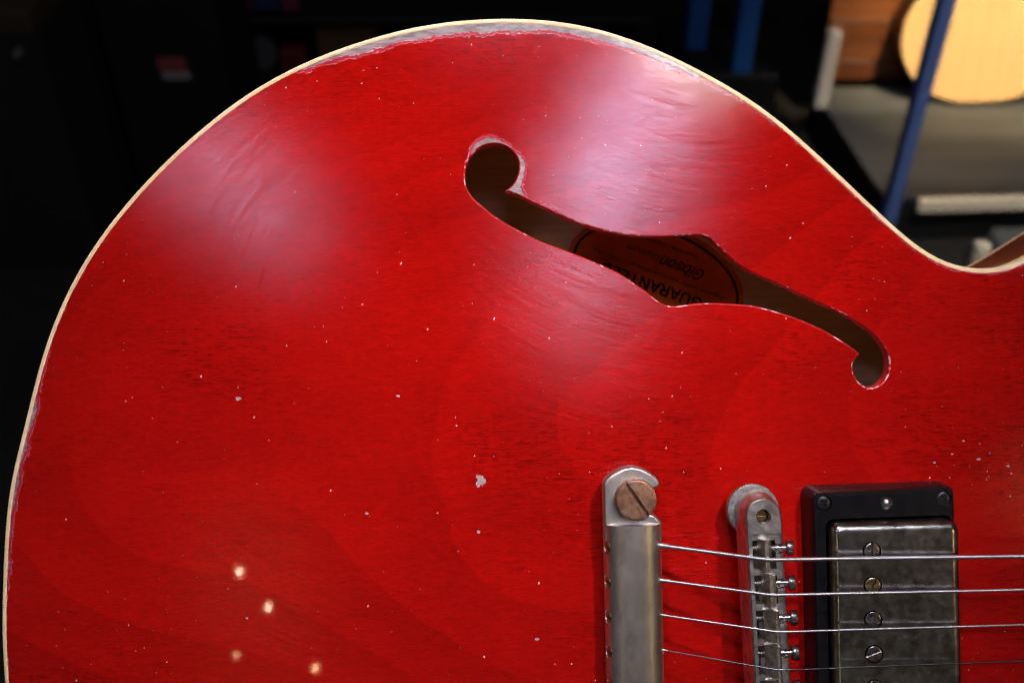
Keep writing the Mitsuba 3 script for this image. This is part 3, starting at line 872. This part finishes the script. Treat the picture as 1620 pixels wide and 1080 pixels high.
# ---- strings
GAUGE = [0.62, 0.48, 0.37, 0.24, 0.18, 0.14]
NUT_U, NUT_SP = 706.0, 7.1
for k in range(6):
    g = GAUGE[k]
    vt, vb, vn = 28.9 - 10.7 * k, (25.6, 15.0, 3.9, -7.6, -18.4, -29.0)[k] if k < 6 else 0, 14.75 - NUT_SP * k
    du, pk = PEAK[k]
    ub, hb = bu(vb) + du, pk + g - 0.15
    step = 0.12 if k < 3 else 1.0
    A, B_, C = np.array([TU + 6.5, vt, 8.6]), np.array([ub, vb, hb]), np.array([NUT_U, vn, hb - 0.050 * (NUT_U - ub)])
    s1 = np.linspace(0, 1, int(np.linalg.norm(B_ - A) / step))[:, None]
    near = 95.0
    s2 = np.linspace(0, near / (NUT_U - ub), int(near / step))[1:, None]
    s3 = np.linspace(near / (NUT_U - ub), 1, 60)[1:, None]
    pts = np.vstack([A + (B_ - A) * s1, B_ + (C - B_) * s2, B_ + (C - B_) * s3])
    i0 = len(s1) - 1
    w = max(3, int(1.2 / step))
    kern = np.ones(2 * w + 1) / (2 * w + 1)
    for c in (1, 2):                                  # the bend over the saddle is tight but not a corner
        sm = np.convolve(pts[:, c], kern, 'same')
        pts[i0 - 2 * w:i0 + 2 * w + 1, c] = sm[i0 - 2 * w:i0 + 2 * w + 1]
    rad = np.full(len(pts), g)
    if k < 3:
        pitch = (0.50, 0.42, 0.36)[k]
        n = len(s1) + len(s2)
        arc = np.r_[0, np.cumsum(np.linalg.norm(np.diff(pts, axis=0), axis=1))]
        rad[:n] += 0.085 * g / 0.5 * (np.abs(np.sin(arc[:n] * math.pi / pitch)) - 0.6)
    put(G + '__string', sweep(pts, rad, 10), 'string_steel' if k < 3 else 'plain_steel', True, label=('thickest wound steel string', None, None, 'plain unwound steel string', None, None)[k])
    # the twisted end that shows where the string leaves the bar, and its ball end in the bar's back
    us = np.linspace(0, 1, 40)[:, None]
    tw = A + (B_ - A) * (us * 0.0) + (B_ - A) / np.linalg.norm(B_ - A) * us * (4.6 if k < 2 else 3.4)
    put(G + '__string__twisted_end', sweep(tw, g * 1.5 + 0.12 * g * np.sin(us[:, 0] * 40), 10), 'string_steel', True)
    ball = m3.Manifold.sphere(1.9, 20).translate([TU - 7.0, vt, 8.6])
    put(G + '__string__ball_end', ball, 'brass', True)

# ---- neck beyond the frame: neck, fingerboard, frets, nut
nk = []
for u, wd in ((236, 57.0), (706, 43.0)):
    nk.append((u, wd / 2))
fb_h = lambda u: 18.4 - 0.050 * (u - 78) - 2.2
hexa = np.array([[u, s * w, h] for (u, w) in nk for s in (-1, 1) for h in (fb_h(u) - 6, fb_h(u))])
put(G + '__fingerboard', m3.Manifold.hull_points(hexa), 'rosewood', 20)
neck_pts = np.array([[u, w * math.cos(a), fb_h(u) - 6.2 - 17 * math.sin(a)] for (u, w) in ((244, 28.0), (706, 21.0)) for a in np.linspace(0, math.pi, 13)])
put(G + '__neck', m3.Manifold.hull_points(neck_pts), 'side_finish', 40)
sl = 628.0
for n in range(1, 21):
    u = NUT_U - sl * (1 - 2 ** (-n / 12))
    w = 21.5 + (706 - u) / 470 * 7.0
    vs = np.linspace(-w, w, 6)
    m = m3.Manifold.cylinder(2 * w, 1.2, 1.2, 10).rotate([90, 0, 0]).translate([u, w, fb_h(u) - 0.1])
    put(G + '__fingerboard__fret', m, 'bright_steel', 35)

# ------------------------------------------------------------------ the shop behind (world metres)
def wput(key, mesh, bsdf, smooth=30, label=None, cat=None, group=None, kind=None):
    while key in scene:
        stem, n = (key[:-4], int(key[-3:])) if key[-3:].isdigit() else (key, 0)
        key = f'{stem}_{n + 1:03d}'
    scene[key] = mikit.ply(fix(mesh), bsdf, smooth)
    d = {k: x for k, x in (('label', label), ('category', cat), ('group', group), ('kind', kind)) if x}
    if d:
        labels[key] = d
    return key


def wbox(x0, x1, y0, y1, z0, z1, bev=0.004):
    v, f = loft(rrect(x1 - x0, y1 - y0, bev, 2, (x0 + x1) / 2, (y0 + y1) / 2), [(z0, 0), (z1 - bev, 0), (z1, bev)])
    return v, f


def flat(r, g, b, rough=0.5, spec=0.4):
    return {'type': 'twosided', 'b': {'type': 'principled', 'base_color': rgb(r, g, b), 'roughness': rough, 'specular': spec}}


def floor_col(p, n, uv):
    return mix([0.012, 0.011, 0.010], [0.030, 0.028, 0.024], fbm(p.x * 3, p.y * 3, 1.0, 4))


scene['floor_paint'] = {'type': 'twosided', 'b': {'type': 'principled', 'base_color': tex(floor_col), 'roughness': 0.5, 'specular': 0.3}}
scene['black_vinyl'] = flat(0.006, 0.006, 0.0065, 0.6, 0.3)
scene['tan_trim'] = flat(0.035, 0.022, 0.010, 0.6)
scene['grey_metal'] = flat(0.10, 0.10, 0.10, 0.4)
scene['blue_paint'] = flat(0.07, 0.12, 0.32, 0.5)
scene['blue_dim'] = flat(0.015, 0.10, 0.36, 0.5)
scene['pale_paint'] = flat(0.72, 0.64, 0.48, 0.5)
scene['post_paint'] = flat(0.74, 0.66, 0.55, 0.5)
scene['red_print'] = flat(0.24, 0.045, 0.045, 0.6)
scene['dark_red_print'] = flat(0.09, 0.006, 0.006, 0.6)
scene['white_print'] = flat(0.22, 0.21, 0.20, 0.6)
scene['dark_blue_print'] = flat(0.012, 0.02, 0.07, 0.6)
scene['grey_print'] = flat(0.05, 0.05, 0.056, 0.6)
scene['cardboard'] = flat(0.075, 0.042, 0.018, 0.7)
scene['pink_print'] = flat(0.12, 0.014, 0.045, 0.6)


def plank_col(p, n, uv):
    k = cell_rand(dr.floor((p.z - 0.13) / 0.058), 3, 1)
    g = noise(p.x * 4, p.z * 120, 1.0)
    return mix([0.075, 0.020, 0.008], [0.26, 0.092, 0.032], k * 0.75 + 0.25 * g)


scene['plank_wood'] = {'type': 'twosided', 'b': {'type': 'principled', 'base_color': tex(plank_col), 'roughness': 0.4, 'specular': 0.4}}


def deck_col(p, n, uv):
    return mix([0.030, 0.034, 0.036], [0.075, 0.080, 0.080], smoothstep(0.3, 0.7, fbm(p.x * 1.2, p.y * 6.0, 1.0, 3)))


scene['deck_top'] = {'type': 'twosided', 'b': {'type': 'principled', 'base_color': tex(deck_col), 'roughness': 0.5, 'specular': 0.12}}


def spruce(p, n, uv):
    return mix([0.70, 0.45, 0.20], [0.74, 0.49, 0.23], noise(p.x * 300, 1.0, p.z * 4))


scene['spruce_top'] = {'type': 'twosided', 'b': {'type': 'principled', 'base_color': tex(spruce), 'roughness': 0.3, 'specular': 0.5}}
scene['dark_side'] = flat(0.03, 0.012, 0.007, 0.35)

wput('floor', (np.array([[-8, -6, 0], [8, -6, 0], [8, 9, 0], [-8, 9, 0.0]]), np.array([[0, 1, 2], [0, 2, 3]])), 'floor_paint', False, kind='structure')

# display platform on the right with its back of planks
P_ = 'display_platform'
labels[P_] = {'label': 'low black display platform with grey top and pale front edge, at the right', 'category': 'display platform'}
plat = np.array([(0.885, 2.17), (2.6, 2.25), (2.6, 2.80), (0.835, 2.74)])
wput(P_ + '__base', loft(plat, [(0.004, 0.0), (0.112, 0.0)]), 'black_vinyl', 20)
wput(P_ + '__top', loft(plat, [(0.112, 0.002), (0.120, 0.002)]), 'deck_top', 20)
wput(P_ + '__front_edge', loft(np.array([(0.962, 2.171), (2.6, 2.246), (2.6, 2.222), (0.962, 2.147)]), [(0.097, 0), (0.124, 0)]), 'pale_paint', 20)
wput('corner_post', wbox(0.815, 0.850, 2.62, 2.65, 0.121, 0.335), 'post_paint', 20, 'short pale upright post at the left corner of the plank backed display', 'post')
W_ = 'plank_panel'
labels[W_] = {'label': 'brown panel of horizontal wooden planks behind the acoustic guitar', 'category': 'wooden panel'}
for k in range(18):
    z = 0.13 + 0.058 * k
    wput(W_ + '__plank', wbox(0.855 + 0.012 * ((k * 5) % 3) * 0, 2.4, 2.77 + 0.003 * (k % 2), 2.79, z, z + 0.055, 0.002), 'plank_wood', 20)

wput('blue_post', wbox(0.878, 0.908, 2.125, 2.165, 0.0, 1.6), 'blue_paint', 20, 'blue upright post standing in front of the acoustic guitar at the right', 'post')

# acoustic guitar leaning on the planks
A_ = 'acoustic_guitar'
labels[A_] = {'label': 'pale spruce topped acoustic guitar standing on the display platform at the upper right', 'category': 'acoustic guitar'}
hw = [(0, 0), (0.075, 0.006), (0.135, 0.035), (0.178, 0.085), (0.196, 0.145), (0.185, 0.205), (0.150, 0.255), (0.125, 0.295), (0.122, 0.325), (0.136, 0.372), (0.146, 0.415), (0.138, 0.455), (0.10, 0.488), (0.04, 0.5)]
half = resample(spline(hw, 0.002), 0.012) * 1.2
ac = ccw(np.vstack([half, (half * [-1, 1])[::-1][1:-1]]))
TILT, LEAN = math.radians(2), math.radians(13)


def acoustic(v):
    """(x across, y up the body, z out of the top) -> world"""
    v = np.asarray(v, float)
    x = v[:, 0] * math.cos(TILT) - v[:, 1] * math.sin(TILT)
    y = v[:, 0] * math.sin(TILT) + v[:, 1] * math.cos(TILT)
    n = np.array([0, -math.cos(LEAN), math.sin(LEAN)])
    up = np.array([0, math.sin(LEAN), math.cos(LEAN)])
    return np.array([1.262, 2.63, 0.134]) + np.outer(x, [1, 0, 0]) + np.outer(y, up) + np.outer(v[:, 2], n)


def aput(key, mesh, bsdf, smooth=30):
    v, f = fix(mesh)
    wput(A_ + '__' + key, (acoustic(v), f), bsdf, smooth)


aput('body', loft(ac, [(-0.10, 0.004), (-0.096, 0), (-0.004, 0)]), 'dark_side', 40)
aput('top', loft(ac, [(-0.0035, 0.0), (0.0, 0.0)]), 'spruce_top', 20)
aput('bridge', loft(np.array([(-0.085, 0.185), (-0.03, 0.178), (0.03, 0.178), (0.085, 0.185), (0.085, 0.205), (0.03, 0.215), (-0.03, 0.215), (-0.085, 0.205)]) + [0, 0.10], [(0.0005, 0), (0.008, 0.002)]), 'dark_side', 20)
aput('bridge__saddle', loft(rrect(0.075, 0.004, 0.001, 2, 0, 0.305), [(0.0085, 0), (0.012, 0.0005)]), 'post_paint', 20)
aput('sound_hole', loft(circle(0.05, 32, 0, 0.42), [(0.0004, 0), (0.0008, 0)]), 'black_vinyl', 20)
aput('fingerboard', loft(np.array([(-0.028, 0.47), (0.028, 0.47), (0.022, 1.0), (-0.022, 1.0)]), [(0.0015, 0), (0.008, 0.001)]), 'dark_side', 20)
aput('neck', loft(np.array([(-0.028, 0.60), (0.028, 0.60), (0.022, 1.0), (-0.022, 1.0)]), [(-0.02, 0.004), (-0.01, 0), (0.001, 0)]), 'plank_wood', 20)
aput('headstock', loft(np.array([(-0.03, 1.002), (0.03, 1.002), (0.036, 1.17), (-0.036, 1.17)]), [(-0.014, 0.002), (0.002, 0.002)]), 'dark_side', 20)

# blue boxes on a black plinth, upper right of the middle
wput('black_plinth', wbox(0.42, 0.70, 2.60, 2.98, 0.0, 0.225), 'black_vinyl', 20, 'black plinth in the dark behind the top rim of the guitar', 'plinth')
wput('blue_upright', wbox(0.475, 0.528, 2.75, 2.80, 0.228, 1.3), 'blue_dim', 20, 'shorter looking blue upright, the left one of two on the black plinth', 'upright')
wput('blue_upright_001', wbox(0.578, 0.626, 2.61, 2.65, 0.228, 1.3), 'blue_dim', 20, 'longer looking blue upright, the right one of two on the black plinth', 'upright')
wput('grey_tag', wbox(0.495, 0.535, 2.588, 2.597, 0.16, 0.185, 0.001), 'grey_metal', 20, 'small grey tag on the front of the black plinth', 'tag')

# small things on the floor at the right
wput('tape_roll', loft(circle(0.020, 24, 1.108, 2.08), [(0.004, 0), (0.05, 0), (0.054, 0.004)]), 'pale_paint', 30, 'small tan roll on the dark floor by the waist of the guitar', 'roll')
wput('grey_pouch', loft(rrect(0.16, 0.10, 0.03, 5, 1.22, 2.12), [(0.003, 0.004), (0.02, 0), (0.045, 0.01), (0.052, 0.025)]), 'grey_metal', 40, 'dim grey pouch lying on the floor beside the tan roll', 'pouch')
wput('blue_cloth', loft(rrect(0.08, 0.05, 0.012, 4, 1.165, 2.02), [(0.003, 0), (0.012, 0.003)]), 'blue_dim', 40, 'small blue cloth on the floor below the tan roll', 'cloth')

# amplifier and black cabinets on the left
C_ = 'amplifier'
labels[C_] = {'label': 'big black amplifier with a tan top strip at the far left', 'category': 'amplifier'}
wput(C_ + '__cabinet', wbox(-2.0, -0.957, 2.05, 2.5, 0.0, 0.585), 'amp_cloth', 20)
wput(C_ + '__top_strip', wbox(-2.0, -0.957, 2.045, 2.5, 0.588, 0.632), 'tan_trim', 20)
for x, z in ((-1.000, 0.548), (-1.255, -0.0 + 0.08)):
    m = m3.Manifold.cylinder(0.02, 0.009, 0.008, 20).rotate([90, 0, 0]).translate([x, 2.05, z])
    wput(C_ + '__knob', m, 'grey_metal', 35)
scene['amp_cloth'] = flat(0.012, 0.0115, 0.010, 0.7, 0.3)
D_ = 'black_cabinet'
labels[D_] = {'label': 'black upright cabinet with a red and white sticker, left of the shelves', 'category': 'cabinet'}
wput(D_ + '__body', wbox(-0.925, -0.66, 2.30, 2.9, 0.0, 1.0), 'black_vinyl', 20)
wput('sticker', wbox(-0.812, -0.748, 2.292, 2.297, 0.385, 0.418, 0.001), 'red_print', 20, 'blurred red sticker with a white lower edge on the black cabinet', 'sticker')
wput('sticker__white_edge', wbox(-0.806, -0.742, 2.291, 2.297, 0.366, 0.384, 0.001), 'white_print', 20)
S_ = 'shelf_unit'
labels[S_] = {'label': 'dark shelf unit holding small boxes behind the left rim of the guitar', 'category': 'shelf'}
wput(S_ + '__back', wbox(-0.65, 0.35, 2.86, 2.89, 0.0, 1.0), 'black_vinyl', 20)
for z in (0.222, 0.375):
    wput(S_ + '__shelf', wbox(-0.82, 0.35, 2.58, 2.858, z, z + 0.012), 'black_vinyl', 20)
wput('grey_disc', m3.Manifold.cylinder(0.02, 0.045, 0.045, 32).rotate([90, 0, 0]).translate([-0.655, 2.63, 0.28]), 'grey_print', 35, 'dim grey disc standing at the left end of the lower shelf', 'disc')
wput('red_box', wbox(-0.600, -0.535, 2.60, 2.66, 0.236, 0.292), 'dark_red_print', 20, 'small dark red box on the lower shelf beside the grey disc', 'box')
wput('cardboard_box', wbox(-0.505, -0.35, 2.62, 2.72, 0.236, 0.345), 'cardboard', 20, 'brown cardboard box on the lower shelf, right of the red box', 'box')
wput('pink_packet', wbox(-0.70, -0.655, 2.60, 2.63, 0.400, 0.45), 'pink_print', 20, 'pink packet at the left end of the upper shelf', 'packet')
wput('blue_packet', wbox(-0.645, -0.585, 2.60, 2.63, 0.402, 0.45), 'dark_blue_print', 20, 'dim blue packet between two pink packets on the upper shelf', 'packet')
wput('pink_packet_001', wbox(-0.575, -0.535, 2.60, 2.63, 0.400, 0.45), 'pink_print', 20, 'pink packet on the upper shelf, right of the dim blue packet', 'packet')
wput('back_wall', (np.array([[-8, 4.2, 0], [8, 4.2, 0], [8, 4.2, 4], [-8, 4.2, 4.0]]), np.array([[0, 1, 2], [0, 2, 3]])), 'black_vinyl', False, kind='structure')
